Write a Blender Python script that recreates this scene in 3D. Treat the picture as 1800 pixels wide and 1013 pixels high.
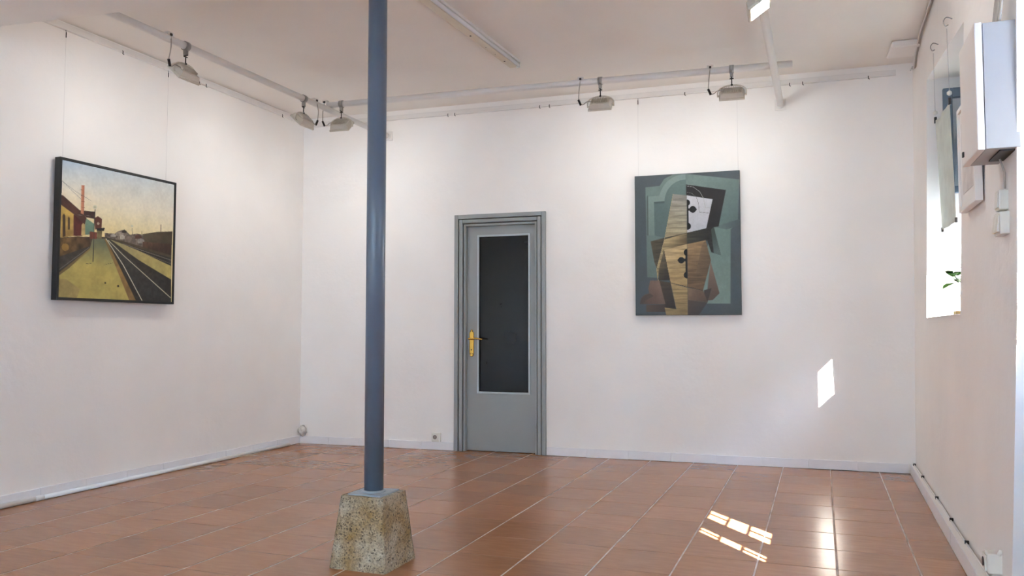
import bpy, math, random
import numpy as np
from mathutils import Vector, Matrix, Euler
R = math.radians
random.seed(7)
for o in list(bpy.data.objects): bpy.data.objects.remove(o, do_unlink=True)
scene = bpy.context.scene
col = scene.collection

# ------------------------------------------------------------------ camera
cd = bpy.data.cameras.new('camera'); cam = bpy.data.objects.new('camera', cd); col.objects.link(cam)
cd.sensor_width = 36; cd.lens = 36*1420/1800
cam.location = (0, 0, 1.1); cam.rotation_euler = (R(90+2.963), 0, R(20.901))
scene.camera = cam
# ------------------------------------------------------------------ sky and sun
SUN_D = Vector((-1, 1.30, -1.0)).normalized()          # direction the sunlight travels
w = bpy.data.worlds.new('sky'); scene.world = w; w.use_nodes = True
nt = w.node_tree; bg = nt.nodes['Background']
sky = nt.nodes.new('ShaderNodeTexSky'); sky.sky_type = 'NISHITA'; sky.sun_disc = False; sky.dust_density = .2
sky.sun_elevation = math.asin(-SUN_D.z); sky.sun_rotation = math.atan2(-SUN_D.x, -SUN_D.y)
nt.links.new(sky.outputs[0], bg.inputs[0]); bg.inputs[1].default_value = 6.5
sd = bpy.data.lights.new('sun', 'SUN'); sun = bpy.data.objects.new('sun', sd); col.objects.link(sun)
sd.energy = 85.0; sd.angle = R(0.22); sd.color = (1.0, 0.94, 0.86)
sun.rotation_euler = SUN_D.to_track_quat('-Z', 'Y').to_euler(); sun.location = (6, -8, 8)
def portal(loc, rot, sx, sy):
    l = bpy.data.lights.new('window_portal', 'AREA'); l.shape = 'RECTANGLE'; l.size = sx; l.size_y = sy
    l.cycles.is_portal = True
    o = bpy.data.objects.new('window_portal', l); col.objects.link(o); o.location = loc; o.rotation_euler = rot
REAR_Y = -2.6
for cx in (-3.55, -1.95, -0.35):
    portal((cx, REAR_Y - .12, 1.55), (R(90), 0, 0), 1.3, 2.1)
portal((1.06, 5.4, 1.9), (0, R(90), 0), 1.5, 1.4)
# ------------------------------------------------------------------ exposure
vs = scene.view_settings
vs.view_transform = 'Standard'; vs.look = 'None'; vs.gamma = 1.0; vs.exposure = 0.98; vs.use_curve_mapping = False
scene.display_settings.display_device = 'sRGB'
scene.cycles.use_denoising = True
scene.cycles.max_bounces = 12; scene.cycles.diffuse_bounces = 8
scene.cycles.sample_clamp_indirect = 8.0
LED_W = 1.68

# ================================================================== helpers
def lin(c):
    return tuple(((v/255)/12.92 if v/255 <= .04045 else ((v/255+.055)/1.055)**2.4) for v in c)
MATS = {}
def mat(name, rgb, rough=.6, metal=0.0, noise=0.0, nscale=8.0, bump=0.0, bscale=60.0, stretch=(1,1,1), spec=.5, rgb2=None, emit=None, estr=0, coat=0):
    if name in MATS: return MATS[name]
    m = bpy.data.materials.new(name); m.use_nodes = True; t = m.node_tree; b = t.nodes['Principled BSDF']
    c = lin(rgb); b.inputs['Base Color'].default_value = (*c, 1)
    b.inputs['Roughness'].default_value = rough; b.inputs['Metallic'].default_value = metal
    b.inputs['Specular IOR Level'].default_value = spec; b.inputs['Coat Weight'].default_value = coat
    if noise or bump:
        g = t.nodes.new('ShaderNodeTexCoord'); mp = t.nodes.new('ShaderNodeMapping'); mp.inputs['Scale'].default_value = stretch
        t.links.new(g.outputs['Object'], mp.inputs[0])
    if noise:
        n = t.nodes.new('ShaderNodeTexNoise'); n.inputs['Scale'].default_value = nscale; n.inputs['Detail'].default_value = 6
        t.links.new(mp.outputs[0], n.inputs['Vector'])
        r = t.nodes.new('ShaderNodeValToRGB'); r.color_ramp.elements[0].position = .3; r.color_ramp.elements[1].position = .7
        c2 = lin(rgb2) if rgb2 else tuple(v*(1-noise) for v in c)
        r.color_ramp.elements[0].color = (*c2, 1); r.color_ramp.elements[1].color = (*c, 1)
        t.links.new(n.outputs[0], r.inputs[0]); t.links.new(r.outputs[0], b.inputs['Base Color'])
    if bump:
        n2 = t.nodes.new('ShaderNodeTexNoise'); n2.inputs['Scale'].default_value = bscale; n2.inputs['Detail'].default_value = 5
        t.links.new(mp.outputs[0], n2.inputs['Vector'])
        bp = t.nodes.new('ShaderNodeBump'); bp.inputs['Strength'].default_value = bump; bp.inputs['Distance'].default_value = .01
        t.links.new(n2.outputs[0], bp.inputs['Height']); t.links.new(bp.outputs[0], b.inputs['Normal'])
    if emit:
        b.inputs['Emission Color'].default_value = (*lin(emit), 1); b.inputs['Emission Strength'].default_value = estr
    MATS[name] = m; return m

def wall_mat():
    m = bpy.data.materials.new('plaster'); m.use_nodes = True; t = m.node_tree; b = t.nodes['Principled BSDF']
    g = t.nodes.new('ShaderNodeNewGeometry')
    def N(sc, det=6):
        n = t.nodes.new('ShaderNodeTexNoise'); n.inputs['Scale'].default_value = sc; n.inputs['Detail'].default_value = det
        t.links.new(g.outputs['Position'], n.inputs['Vector']); return n
    r = t.nodes.new('ShaderNodeValToRGB'); r.color_ramp.elements[0].position = .3; r.color_ramp.elements[1].position = .7
    r.color_ramp.elements[0].color = (*lin((236, 232, 228)), 1); r.color_ramp.elements[1].color = (*lin((242, 238, 234)), 1)
    t.links.new(N(1.7).outputs[0], r.inputs[0]); t.links.new(r.outputs[0], b.inputs['Base Color'])
    a = N(5, 4); f = N(38, 5)
    ad = t.nodes.new('ShaderNodeMath'); ad.operation = 'MULTIPLY_ADD'; ad.inputs[1].default_value = .12
    t.links.new(f.outputs[0], ad.inputs[0]); t.links.new(a.outputs[0], ad.inputs[2])
    bp = t.nodes.new('ShaderNodeBump'); bp.inputs['Strength'].default_value = .45; bp.inputs['Distance'].default_value = .016
    t.links.new(ad.outputs[0], bp.inputs['Height']); t.links.new(bp.outputs[0], b.inputs['Normal'])
    b.inputs['Roughness'].default_value = .75; b.inputs['Specular IOR Level'].default_value = .25
    return m
def tile_mat():
    m = bpy.data.materials.new('terracotta_tile'); m.use_nodes = True; t = m.node_tree; b = t.nodes['Principled BSDF']
    g = t.nodes.new('ShaderNodeNewGeometry'); mp = t.nodes.new('ShaderNodeMapping'); mp.inputs['Scale'].default_value = (5.0, 26, 1)
    oi = t.nodes.new('ShaderNodeObjectInfo')
    off = t.nodes.new('ShaderNodeVectorMath'); off.operation = 'ADD'
    cmb = t.nodes.new('ShaderNodeCombineXYZ'); ml = t.nodes.new('ShaderNodeMath'); ml.operation = 'MULTIPLY'; ml.inputs[1].default_value = 40
    t.links.new(oi.outputs['Random'], ml.inputs[0]); t.links.new(ml.outputs[0], cmb.inputs[2]); t.links.new(ml.outputs[0], cmb.inputs[0])
    t.links.new(g.outputs['Position'], off.inputs[0]); t.links.new(cmb.outputs[0], off.inputs[1]); t.links.new(off.outputs[0], mp.inputs[0])
    n = t.nodes.new('ShaderNodeTexNoise'); n.inputs['Scale'].default_value = 1.6; n.inputs['Detail'].default_value = 4; n.inputs['Roughness'].default_value = .55
    t.links.new(mp.outputs[0], n.inputs['Vector'])
    r = t.nodes.new('ShaderNodeValToRGB'); e = r.color_ramp.elements
    e[0].position = .2; e[0].color = (*lin((149, 100, 68)), 1); e[1].position = .9; e[1].color = (*lin((166, 117, 82)), 1)
    k = e.new(.5); k.color = (*lin((156, 107, 73)), 1)
    t.links.new(n.outputs[0], r.inputs[0])
    hs = t.nodes.new('ShaderNodeHueSaturation'); mr = t.nodes.new('ShaderNodeMapRange')
    mr.inputs['To Min'].default_value = .9; mr.inputs['To Max'].default_value = 1.08
    t.links.new(oi.outputs['Random'], mr.inputs['Value']); t.links.new(mr.outputs[0], hs.inputs['Value'])
    t.links.new(r.outputs[0], hs.inputs['Color']); t.links.new(hs.outputs[0], b.inputs['Base Color'])
    n2 = t.nodes.new('ShaderNodeTexNoise'); n2.inputs['Scale'].default_value = 55; n2.inputs['Detail'].default_value = 3
    t.links.new(g.outputs['Position'], n2.inputs['Vector'])
    bp = t.nodes.new('ShaderNodeBump'); bp.inputs['Strength'].default_value = .03; bp.inputs['Distance'].default_value = .004
    t.links.new(n2.outputs[0], bp.inputs['Height']); t.links.new(bp.outputs[0], b.inputs['Normal'])
    rr = t.nodes.new('ShaderNodeMapRange'); rr.inputs['To Min'].default_value = .23; rr.inputs['To Max'].default_value = .27
    t.links.new(n.outputs[0], rr.inputs['Value']); t.links.new(rr.outputs[0], b.inputs['Roughness'])
    b.inputs['Specular IOR Level'].default_value = .5
    return m
def grout_mat():
    # pale joints between the columns of tiles, dark tight joints between the rows
    m = bpy.data.materials.new('grout'); m.use_nodes = True; t = m.node_tree; b = t.nodes['Principled BSDF']
    g = t.nodes.new('ShaderNodeNewGeometry'); sp = t.nodes.new('ShaderNodeSeparateXYZ'); t.links.new(g.outputs['Position'], sp.inputs[0])
    def mth(op, a, v):
        n = t.nodes.new('ShaderNodeMath'); n.operation = op; t.links.new(a, n.inputs[0]); n.inputs[1].default_value = v; return n.outputs[0]
    f = mth('SUBTRACT', sp.outputs[0], .05); f = mth('PINGPONG', f, .176); f = mth('LESS_THAN', f, .0042)
    n = t.nodes.new('ShaderNodeTexNoise'); n.inputs['Scale'].default_value = 9; t.links.new(g.outputs['Position'], n.inputs['Vector'])
    r = t.nodes.new('ShaderNodeValToRGB'); r.color_ramp.elements[0].color = (*lin((158, 134, 118)), 1); r.color_ramp.elements[1].color = (*lin((198, 178, 163)), 1)
    r.color_ramp.elements[0].position = .3; r.color_ramp.elements[1].position = .6
    t.links.new(n.outputs[0], r.inputs[0])
    mx = t.nodes.new('ShaderNodeMix'); mx.data_type = 'RGBA'; t.links.new(f, mx.inputs[0]); mx.inputs[6].default_value = (*lin((84, 58, 46)), 1)
    t.links.new(r.outputs[0], mx.inputs[7]); t.links.new(mx.outputs[2], b.inputs['Base Color']); b.inputs['Roughness'].default_value = .8
    return m
def concrete_mat():
    m = bpy.data.materials.new('exposed_aggregate'); m.use_nodes = True; t = m.node_tree; b = t.nodes['Principled BSDF']
    tc = t.nodes.new('ShaderNodeTexCoord')
    v = t.nodes.new('ShaderNodeTexVoronoi'); v.inputs['Scale'].default_value = 150; t.links.new(tc.outputs['Object'], v.inputs['Vector'])
    n = t.nodes.new('ShaderNodeTexNoise'); n.inputs['Scale'].default_value = 7; n.inputs['Detail'].default_value = 6; t.links.new(tc.outputs['Object'], n.inputs['Vector'])
    r = t.nodes.new('ShaderNodeValToRGB'); e = r.color_ramp.elements
    e[0].position = .35; e[0].color = (*lin((124, 100, 60)), 1); e[1].position = .66; e[1].color = (*lin((158, 150, 136)), 1)
    t.links.new(n.outputs[0], r.inputs[0])
    sep = t.nodes.new('ShaderNodeSeparateColor'); t.links.new(v.outputs['Color'], sep.inputs[0])
    r2 = t.nodes.new('ShaderNodeValToRGB'); e = r2.color_ramp.elements; e[0].position = .04; e[0].color = (.12, .10, .08, 1); e[1].position = .9; e[1].color = (1.5, 1.45, 1.35, 1)
    k = e.new(.14); k.color = (.75, .72, .68, 1)
    t.links.new(sep.outputs[0], r2.inputs[0])
    mx = t.nodes.new('ShaderNodeMix'); mx.data_type = 'RGBA'; mx.blend_type = 'MULTIPLY'; mx.inputs[0].default_value = .8
    t.links.new(r.outputs[0], mx.inputs[6]); t.links.new(r2.outputs[0], mx.inputs[7]); t.links.new(mx.outputs[2], b.inputs['Base Color'])
    bp = t.nodes.new('ShaderNodeBump'); bp.inputs['Strength'].default_value = .6; bp.inputs['Distance'].default_value = .004
    t.links.new(v.outputs['Distance'], bp.inputs['Height']); t.links.new(bp.outputs[0], b.inputs['Normal'])
    b.inputs['Roughness'].default_value = .8
    return m
def glass_mat(name, tint=(1, 1, 1), rough=0.0, alpha=.12):
    m = bpy.data.materials.new(name); m.use_nodes = True; t = m.node_tree; t.nodes.clear()
    o = t.nodes.new('ShaderNodeOutputMaterial'); tr = t.nodes.new('ShaderNodeBsdfTransparent'); gl = t.nodes.new('ShaderNodeBsdfGlossy')
    mx = t.nodes.new('ShaderNodeMixShader'); mx.inputs[0].default_value = alpha
    tr.inputs[0].default_value = (*tint, 1); gl.inputs['Roughness'].default_value = rough
    t.links.new(tr.outputs[0], mx.inputs[1]); t.links.new(gl.outputs[0], mx.inputs[2]); t.links.new(mx.outputs[0], o.inputs[0])
    return m
def sheet_mat(name, rgb, trans=.5):
    m = bpy.data.materials.new(name); m.use_nodes = True; t = m.node_tree; t.nodes.clear()
    o = t.nodes.new('ShaderNodeOutputMaterial'); d = t.nodes.new('ShaderNodeBsdfDiffuse'); tl = t.nodes.new('ShaderNodeBsdfTranslucent')
    mx = t.nodes.new('ShaderNodeMixShader'); mx.inputs[0].default_value = trans
    n = t.nodes.new('ShaderNodeTexNoise'); n.inputs['Scale'].default_value = 9; n.inputs['Detail'].default_value = 5
    tc = t.nodes.new('ShaderNodeTexCoord'); t.links.new(tc.outputs['Object'], n.inputs['Vector'])
    r = t.nodes.new('ShaderNodeValToRGB'); c = lin(rgb); r.color_ramp.elements[0].position = .3
    r.color_ramp.elements[0].color = (*[v*.86 for v in c], 1); r.color_ramp.elements[1].position = .7; r.color_ramp.elements[1].color = (*c, 1)
    t.links.new(n.outputs[0], r.inputs[0])
    for s in (d, tl): t.links.new(r.outputs[0], s.inputs[0])
    t.links.new(d.outputs[0], mx.inputs[1]); t.links.new(tl.outputs[0], mx.inputs[2]); t.links.new(mx.outputs[0], o.inputs[0])
    return m
def paint_mat(name):
    m = bpy.data.materials.new(name); m.use_nodes = True; t = m.node_tree; b = t.nodes['Principled BSDF']
    a = t.nodes.new('ShaderNodeAttribute'); a.attribute_name = 'paint'
    t.links.new(a.outputs['Color'], b.inputs['Base Color']); b.inputs['Roughness'].default_value = .5; b.inputs['Specular IOR Level'].default_value = .3
    return m

M = dict(
    wall=wall_mat(), tile=tile_mat(), concrete=concrete_mat(),
    ceiling=mat('ceiling_paint', (236, 231, 225), .8, noise=.05, nscale=1.5, bump=.15, bscale=30),
    grout=grout_mat(),
    base=mat('baseboard_paint', (232, 230, 232), .35, noise=.04, nscale=9, bump=.08, bscale=25),
    door=mat('grey_blue_paint', (146, 149, 148), .38, noise=.05, nscale=5, bump=.05, bscale=40),
    bead=mat('pale_bead_paint', (176, 184, 188), .35, noise=.04),
    darkglass=mat('dark_glass', (20, 20, 21), .16, noise=.2, nscale=4, spec=.25),
    brass=mat('brass', (214, 172, 84), .22, 1.0, noise=.12, nscale=30),
    blue=mat('blue_column_paint', (88, 100, 116), .3, noise=.08, nscale=6, bump=.06, bscale=30),
    plate=mat('plate_paint', (150, 158, 165), .4, noise=.1, nscale=12),
    white=mat('white_paint', (228, 224, 220), .4, noise=.04, nscale=10),
    cream=mat('cream_lamp_enamel', (206, 197, 182), .45, noise=.05, nscale=20),
    ivory=mat('ivory_plastic', (226, 222, 212), .4, noise=.04, nscale=20),
    chrome=mat('zinc_steel', (170, 168, 165), .3, 1.0, noise=.1, nscale=40),
    dark=mat('dark_rubber', (42, 38, 38), .55, noise=.15, nscale=40),
    cable=mat('grey_cable', (176, 168, 158), .5, noise=.08, nscale=40),
    pvc=mat('white_pvc', (232, 235, 236), .28, noise=.03, nscale=6),
    tube=mat('fluorescent_tube_glass', (226, 226, 228), .2, noise=.02, nscale=10),
    fixture=mat('fixture_enamel', (214, 204, 186), .45, noise=.06, nscale=8),
    black=mat('black_frame_lacquer', (16, 16, 18), .35, noise=.2, nscale=20),
    canvas=mat('canvas_edge', (70, 78, 80), .7, noise=.2, nscale=40, bump=.1, bscale=300),
    cabinet=mat('cabinet_enamel', (168, 166, 166), .6, noise=.03, nscale=6, bump=.04, bscale=20),
    cabfront=mat('cabinet_cover_paint', (230, 222, 216), .5, noise=.04, nscale=6),
    steelblue=mat('blue_grey_window_paint', (92, 108, 124), .4, noise=.08, nscale=10),
    nylon=mat('nylon_line', (206, 202, 200), .35, noise=.05, nscale=50),
    pot=mat('terracotta_pot', (196, 120, 84), .7, noise=.12, nscale=12),
    soil=mat('soil', (60, 44, 34), .9, noise=.4, nscale=40),
    leaf=mat('leaf', (110, 160, 70), .45, noise=.3, nscale=14),
    stem=mat('stem', (88, 110, 58), .6, noise=.2, nscale=20),
    ground=mat('outside_paving', (176, 166, 150), .9, noise=.2, nscale=.7),
    blocker=mat('blocker_render', (206, 200, 190), .85, noise=.1, nscale=.8),
    led=mat('led_diffuser', (250, 250, 248), .4, noise=.01, nscale=5, emit=(255, 250, 242), estr=14.0),
    daylight_pane=sheet_mat('added_daylight_pane', (190, 205, 225), .6), frosted=sheet_mat('frosted_glass', (62, 72, 86), .5), banner=sheet_mat('pale_sheet', (246, 246, 238), .6),
    glass=glass_mat('window_glass', (.94, .97, 1.0)), sashglass=glass_mat('sash_glass', (.8, .88, .95), .05, .3),
    paper=mat('print_paper', (214, 206, 202), .6, noise=.12, nscale=14, rgb2=(190, 180, 176)),
    crumb=mat('crumbled_plaster', (226, 220, 212), .95, noise=.3, nscale=45, bump=.6, bscale=60),
    paint=paint_mat('oil_paint'),
)

class MB:
    def __init__(s): s.v = []; s.f = []; s.sm = []
    def add(s, vs, fs, smooth=False):
        b = len(s.v); s.v += [tuple(v) for v in vs]; s.f += [tuple(i+b for i in f) for f in fs]; s.sm += [smooth]*len(fs); return s
    def hexa(s, p):      # 8 points: bottom ring 0-3 (counter-clockwise), top ring 4-7
        return s.add(p, [(3,2,1,0), (4,5,6,7), (0,1,5,4), (1,2,6,5), (2,3,7,6), (3,0,4,7)])
    def box(s, x0, x1, y0, y1, z0, z1, mx=None):
        p = [(x0,y0,z0),(x1,y0,z0),(x1,y1,z0),(x0,y1,z0),(x0,y0,z1),(x1,y0,z1),(x1,y1,z1),(x0,y1,z1)]
        if mx is not None: p = [mx @ Vector(q) for q in p]
        return s.hexa(p)
    def taper(s, x, y, z0, x2, y2, z1, mx=None):   # centred frustum half sizes
        p = [(-x,-y,z0),(x,-y,z0),(x,y,z0),(-x,y,z0),(-x2,-y2,z1),(x2,-y2,z1),(x2,y2,z1),(-x2,y2,z1)]
        if mx is not None: p = [mx @ Vector(q) for q in p]
        return s.hexa(p)
    def tube(s, pts, r, n=8, smooth=True, cap=True):
        pts = [Vector(p) for p in pts]; rs = r if isinstance(r, (list, tuple)) else [r]*len(pts)
        vs = []; up = None
        for i, p in enumerate(pts):
            d = (pts[min(i+1, len(pts)-1)] - pts[max(i-1, 0)]).normalized()
            if up is None: up = Vector((0,0,1)) if abs(d.z) < .9 else Vector((1,0,0))
            a = d.cross(up).normalized(); up = a.cross(d).normalized()
            for k in range(n):
                t = 2*math.pi*k/n; vs.append(p + (a*math.cos(t) + up*math.sin(t))*rs[i])
        fs = [(i*n+k, i*n+(k+1) % n, (i+1)*n+(k+1) % n, (i+1)*n+k) for i in range(len(pts)-1) for k in range(n)]
        s.add(vs, fs, smooth)
        if cap:
            b = len(s.v) - len(vs)
            s.f += [tuple(b+k for k in range(n-1, -1, -1)), tuple(b+(len(pts)-1)*n+k for k in range(n))]; s.sm += [False, False]
        return s
    def lathe(s, prof, n=20, c=(0,0,0), mx=None):
        vs = []
        for r_, z in prof:
            for k in range(n):
                q = Vector((c[0]+r_*math.cos(2*math.pi*k/n), c[1]+r_*math.sin(2*math.pi*k/n), c[2]+z)); vs.append(mx @ q if mx is not None else q)
        fs = [(i*n+k, i*n+(k+1) % n, (i+1)*n+(k+1) % n, (i+1)*n+k) for i in range(len(prof)-1) for k in range(n)]
        s.add(vs, fs, True)
        b = len(s.v)-len(vs); s.f += [tuple(b+k for k in range(n-1, -1, -1)), tuple(b+(len(prof)-1)*n+k for k in range(n))]; s.sm += [False]*2
        return s
    def build(s, name, m, parent=None, bevel=0, loc=None):
        me = bpy.data.meshes.new(name); me.from_pydata(s.v, [], s.f); me.materials.append(m)
        me.polygons.foreach_set('use_smooth', s.sm); me.update()
        o = bpy.data.objects.new(name, me); col.objects.link(o)
        if parent: o.parent = parent
        if loc: o.location = loc
        if bevel:
            b = o.modifiers.new('bevel', 'BEVEL'); b.width = bevel; b.segments = 2; b.limit_method = 'ANGLE'
        return o
def tag(o, label=None, cat=None, group=None, kind=None):
    if label: o['label'] = label
    if cat: o['category'] = cat
    if group: o['group'] = group
    if kind: o['kind'] = kind
    return o
def struct(o, label=None): return tag(o, label, None, None, 'structure')
def thing(name, label, cat, loc=(0,0,0), rz=0, group=None):
    o = bpy.data.objects.new(name, None); col.objects.link(o); o.empty_display_size = .1
    o.location = loc; o.rotation_euler = (0, 0, rz); return tag(o, label, cat, group)
def spline(p, n=6):
    p = [Vector(q) for q in p]; out = []
    for i in range(len(p)-1):
        a, b, c, d = p[max(i-1,0)], p[i], p[i+1], p[min(i+2,len(p)-1)]
        for k in range(n):
            t = k/n; out.append(.5*((2*b)+(c-a)*t+(2*a-5*b+4*c-d)*t*t+(3*b-a-3*c+d)*t**3))
    return out+[p[-1]]

# wall frames: local x runs right along the wall as seen from the room, local -y points into the room
CEIL = 3.19
BL = Vector((-4.757, 6.669, 0)); BANG = R(2.711); BT = Vector((math.cos(BANG), math.sin(BANG), 0)); BN = Vector((-math.sin(BANG), math.cos(BANG), 0))
def BW(u, z=0, out=0): return BL + BT*u - BN*out + Vector((0, 0, z))
XL = -4.757
def Xr(y, z): return .637 + .003*y + .016*z
def RW(y, z, out=0): return Vector((Xr(y, z) - out, y, z))

# ================================================================== floor
b = MB(); b.box(-5.0, 1.3, REAR_Y-.3, 7.4, -.12, -.0012)
floor = struct(b.build('floor', M['grout']), 'terracotta tiled floor')
TX, TY = .352, .353
def tile_mesh(w, d):
    x, y, c, h = w/2, d/2, .0025, .0035
    m = MB()
    rings = [(-x, -y, x, y, -.0085), (-x, -y, x, y, -.0015), (-x+c*.4, -y+c*.4, x-c*.4, y-c*.4, -.0004), (-x+c, -y+c, x-c, y-c, 0)]
    vs = []
    for a0, b0, a1, b1, z in rings: vs += [(a0,b0,z),(a1,b0,z),(a1,b1,z),(a0,b1,z)]
    fs = [(i*4+k, i*4+(k+1) % 4, i*4+4+(k+1) % 4, i*4+4+k) for i in range(3) for k in range(4)] + [(12,13,14,15)]
    return m.add(vs, fs)
tile_src = tile_mesh(TX-.007, TY-.003)
tm = None
for j in range(-8, 8):
    for i in range(-14, 2):
        p = (.05+TX*(i+.5), 4.055+TY*(j+.5), random.uniform(-.0003, .0003))
        if tm is None: o = tile_src.build('tile', M['tile'], floor); tm = o.data
        else:
            o = bpy.data.objects.new('tile', tm); col.objects.link(o); o.parent = floor
        o.location = p; o.rotation_euler = (random.gauss(0, .0009), random.gauss(0, .0009), 0)
b = MB()
for j in range(-18, -8):
    for i in range(-14, 2):
        p = Vector((.05+TX*(i+.5), 4.055+TY*(j+.5), 0)); b.add([Vector(v)+p for v in tile_src.v], tile_src.f)
tag(b.build('tile', M['tile'], floor), kind='stuff')

# ================================================================== ceiling and walls
b = MB(); b.box(-5.1, 1.35, REAR_Y-.4, 7.45, CEIL, CEIL+.2)
struct(b.build('ceiling', M['ceiling']), 'off-white plaster ceiling')
b = MB(); b.box(XL-.3, XL-.006, REAR_Y-.3, 7.3, 0, CEIL)
struct(b.build('wall_left', M['wall']), 'white plaster wall carrying the railway painting')
# back wall with a door hole
DU0, DU1, DZ = 1.655, 2.45, 2.12
b = MB(); ROTB = Matrix.Translation(BL) @ Matrix.Rotation(BANG, 4, 'Z')
for (u0, u1, z0, z1) in ((-.25, DU0, 0, CEIL), (DU1, 6.1, 0, CEIL), (DU0, DU1, DZ, CEIL)):
    b.box(u0, u1, .008, .30, z0, z1, ROTB)
b.box(DU0-.2, DU1+.2, .30, .38, 0, DZ+.2, ROTB)  # unseen slab added behind the door to stop light leaking under it
struct(b.build('wall_back', M['wall']), 'white plaster back wall with the grey door')
# thick right wall, leaning slightly, with a window and a doorway
W1 = dict(f0=6.145, f1=6.03, n0=4.70, n1=4.49, z0=1.177, zf=2.79, zn=2.633)   # window: far/near jamb at bottom/top
D2 = dict(f=(3.56, 3.385, 3.33), n=2.0, top=2.35)
OUT = 1.12
def rblock(b, yn0, yf0, yn1, yf1, z0n, z0f, z1n, z1f):
    # near/far edges at bottom (0) and top (1)
    b.hexa([(Xr(yn0, z0n), yn0, z0n), (OUT, yn0, z0n), (OUT, yf0, z0f), (Xr(yf0, z0f), yf0, z0f),
            (Xr(yn1, z1n), yn1, z1n), (OUT, yn1, z1n), (OUT, yf1, z1f), (Xr(yf1, z1f), yf1, z1f)])
b = MB()
rblock(b, W1['f0'], 7.2, W1['f0'], 7.2, 0, 0, W1['z0'], W1['z0'])
rblock(b, W1['f0'], 7.2, W1['f1'], 7.2, W1['z0'], W1['z0'], W1['zf'], W1['zf'])
rblock(b, W1['f1'], 7.2, W1['f1'], 7.2, W1['zf'], W1['zf'], CEIL, CEIL)
rblock(b, W1['n0'], W1['f0'], W1['n0'], W1['f0'], 0, 0, W1['z0'], W1['z0'])
rblock(b, W1['n1'], W1['f1'], W1['n1'], W1['f1'], W1['zn'], W1['zf'], CEIL, CEIL)
d0, d1, d2 = D2['f']
rblock(b, d0, W1['n0'], d1, W1['n0'], 0, 0, W1['z0'], W1['z0'])
rblock(b, d1, W1['n0'], d2, W1['n1'], W1['z0'], W1['z0'], D2['top'], W1['zn'])
rblock(b, d2, W1['n1'], d2, W1['n1'], D2['top'], W1['zn'], CEIL, CEIL)
rblock(b, D2['n'], d2, D2['n'], d2, D2['top'], D2['top'], CEIL, CEIL)
rblock(b, REAR_Y-.3, D2['n'], REAR_Y-.3, D2['n'], 0, 0, CEIL, CEIL)
struct(b.build('wall_right', M['wall']), 'thick white plaster wall with the window')
# rear wall behind the viewpoint with three tall windows
b = MB(); xs = [-4.757, -4.2, -2.9, -2.6, -1.3, -1.0, .3, 1.1]
for i in range(0, 8, 2):
    b.box(xs[i], xs[i+1], REAR_Y-.25, REAR_Y, 0, CEIL)
for i in range(1, 7, 2):
    b.box(xs[i], xs[i+1], REAR_Y-.25, REAR_Y, 0, .5); b.box(xs[i], xs[i+1], REAR_Y-.25, REAR_Y, 2.6, CEIL)
struct(b.build('wall_rear', M['wall']), 'white plaster wall behind the viewpoint')
for k, i in enumerate((1, 3, 5)):
    x0, x1 = xs[i], xs[i+1]
    wn = struct(thing('window_%d' % (k+2), 'tall grey-blue framed window behind the viewpoint', None, (0, REAR_Y-.18, .5)))
    f = MB()
    for (a0, a1, c0, c1) in ((x0, x0+.06, 0, 2.1), (x1-.06, x1, 0, 2.1), (x0+.06, x1-.06, 0, .06), (x0+.06, x1-.06, 2.04, 2.1), ((x0+x1)/2-.025, (x0+x1)/2+.025, .06, 2.04)):
        f.box(a0, a1, -.03, .03, c0, c1)
    f.build('window_frame', M['steelblue'], wn)
    g = MB(); g.box(x0+.06, x1-.06, -.003, .003, .06, 2.04); g.build('pane', M['glass'], wn)
b = MB(); b.box(-30, 30, -30, 30, -.5, -.3); struct(b.build('ground', M['ground']), 'pale paving outside the building')
b = MB(); b.box(-22, 6.5, -13, -9.5, -.3, 9.5)  # added out of view to keep direct sun off the rear windows
o = struct(b.build('wall_sun_blocker', M['blocker']), 'unseen added pale facade across the street behind the viewpoint')
b = MB(); b.box(5.2, 5.5, -3.5, 16, -.3, 5.0)  # added out of view to hide the bright horizon from the window
struct(b.build('wall_sky_blocker', M['blocker']), 'unseen wall added outside the window to block low sky glow')
# dropped beam carried by the column
b = MB(); p0 = Vector((-4.75, 3.29, 0)); dirb = Vector((1, .108, 0)).normalized(); nb = Vector((-dirb.y, dirb.x, 0))
L = 5.45; w_ = .36; q = [p0, p0+dirb*L, p0+dirb*L-nb*w_, p0-nb*w_]; q = [q[3], q[2], q[1], q[0]]
b.hexa([v+Vector((0,0,2.895)) for v in q] + [v+Vector((0,0,CEIL)) for v in q])
struct(b.build('trim_1', M['ceiling'], bevel=.012), 'dropped plaster ceiling beam above the blue column')

# ================================================================== baseboards (pieces)
def baseboard(name, label, root_loc, rz, spans, h=.072, t=.012, piece=.352, m='base'):
    root = struct(thing(name, label, None, root_loc, rz)); cache = {}
    for (a, c) in spans:
        n = max(1, round((c-a)/piece)); wd = (c-a)/n
        for i in range(n):
            key = round(wd, 4)
            x0 = a+i*wd
            if key not in cache:
                o = MB().hexa([(.001,-t,.002),(wd-.001,-t,.002),(wd-.001,.007,.002),(.001,.007,.002),(.001,-t+.002,h),(wd-.001,-t+.002,h),(wd-.001,.007,h),(.001,.007,h)]).build('baseboard_tile', M[m], root)
                cache[key] = o.data
            else:
                o = bpy.data.objects.new('baseboard_tile', cache[key]); col.objects.link(o); o.parent = root
            o.location = (x0, random.uniform(-.0012, .0012), random.uniform(-.001, .002))
    return root
baseboard('baseboard_back', 'white tile skirting along the back wall', BL, BANG, ((.0, 1.618), (2.494, 5.37)))
baseboard('baseboard_left', 'white tile skirting along the left wall', (XL, 6.66, 0), R(-90), ((0, 6.3),)).rotation_euler = (0, 0, R(90))
bb = bpy.data.objects['baseboard_left']; bb.location = (XL, .36, 0)
ang = math.atan2(.028, 2.76)
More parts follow.
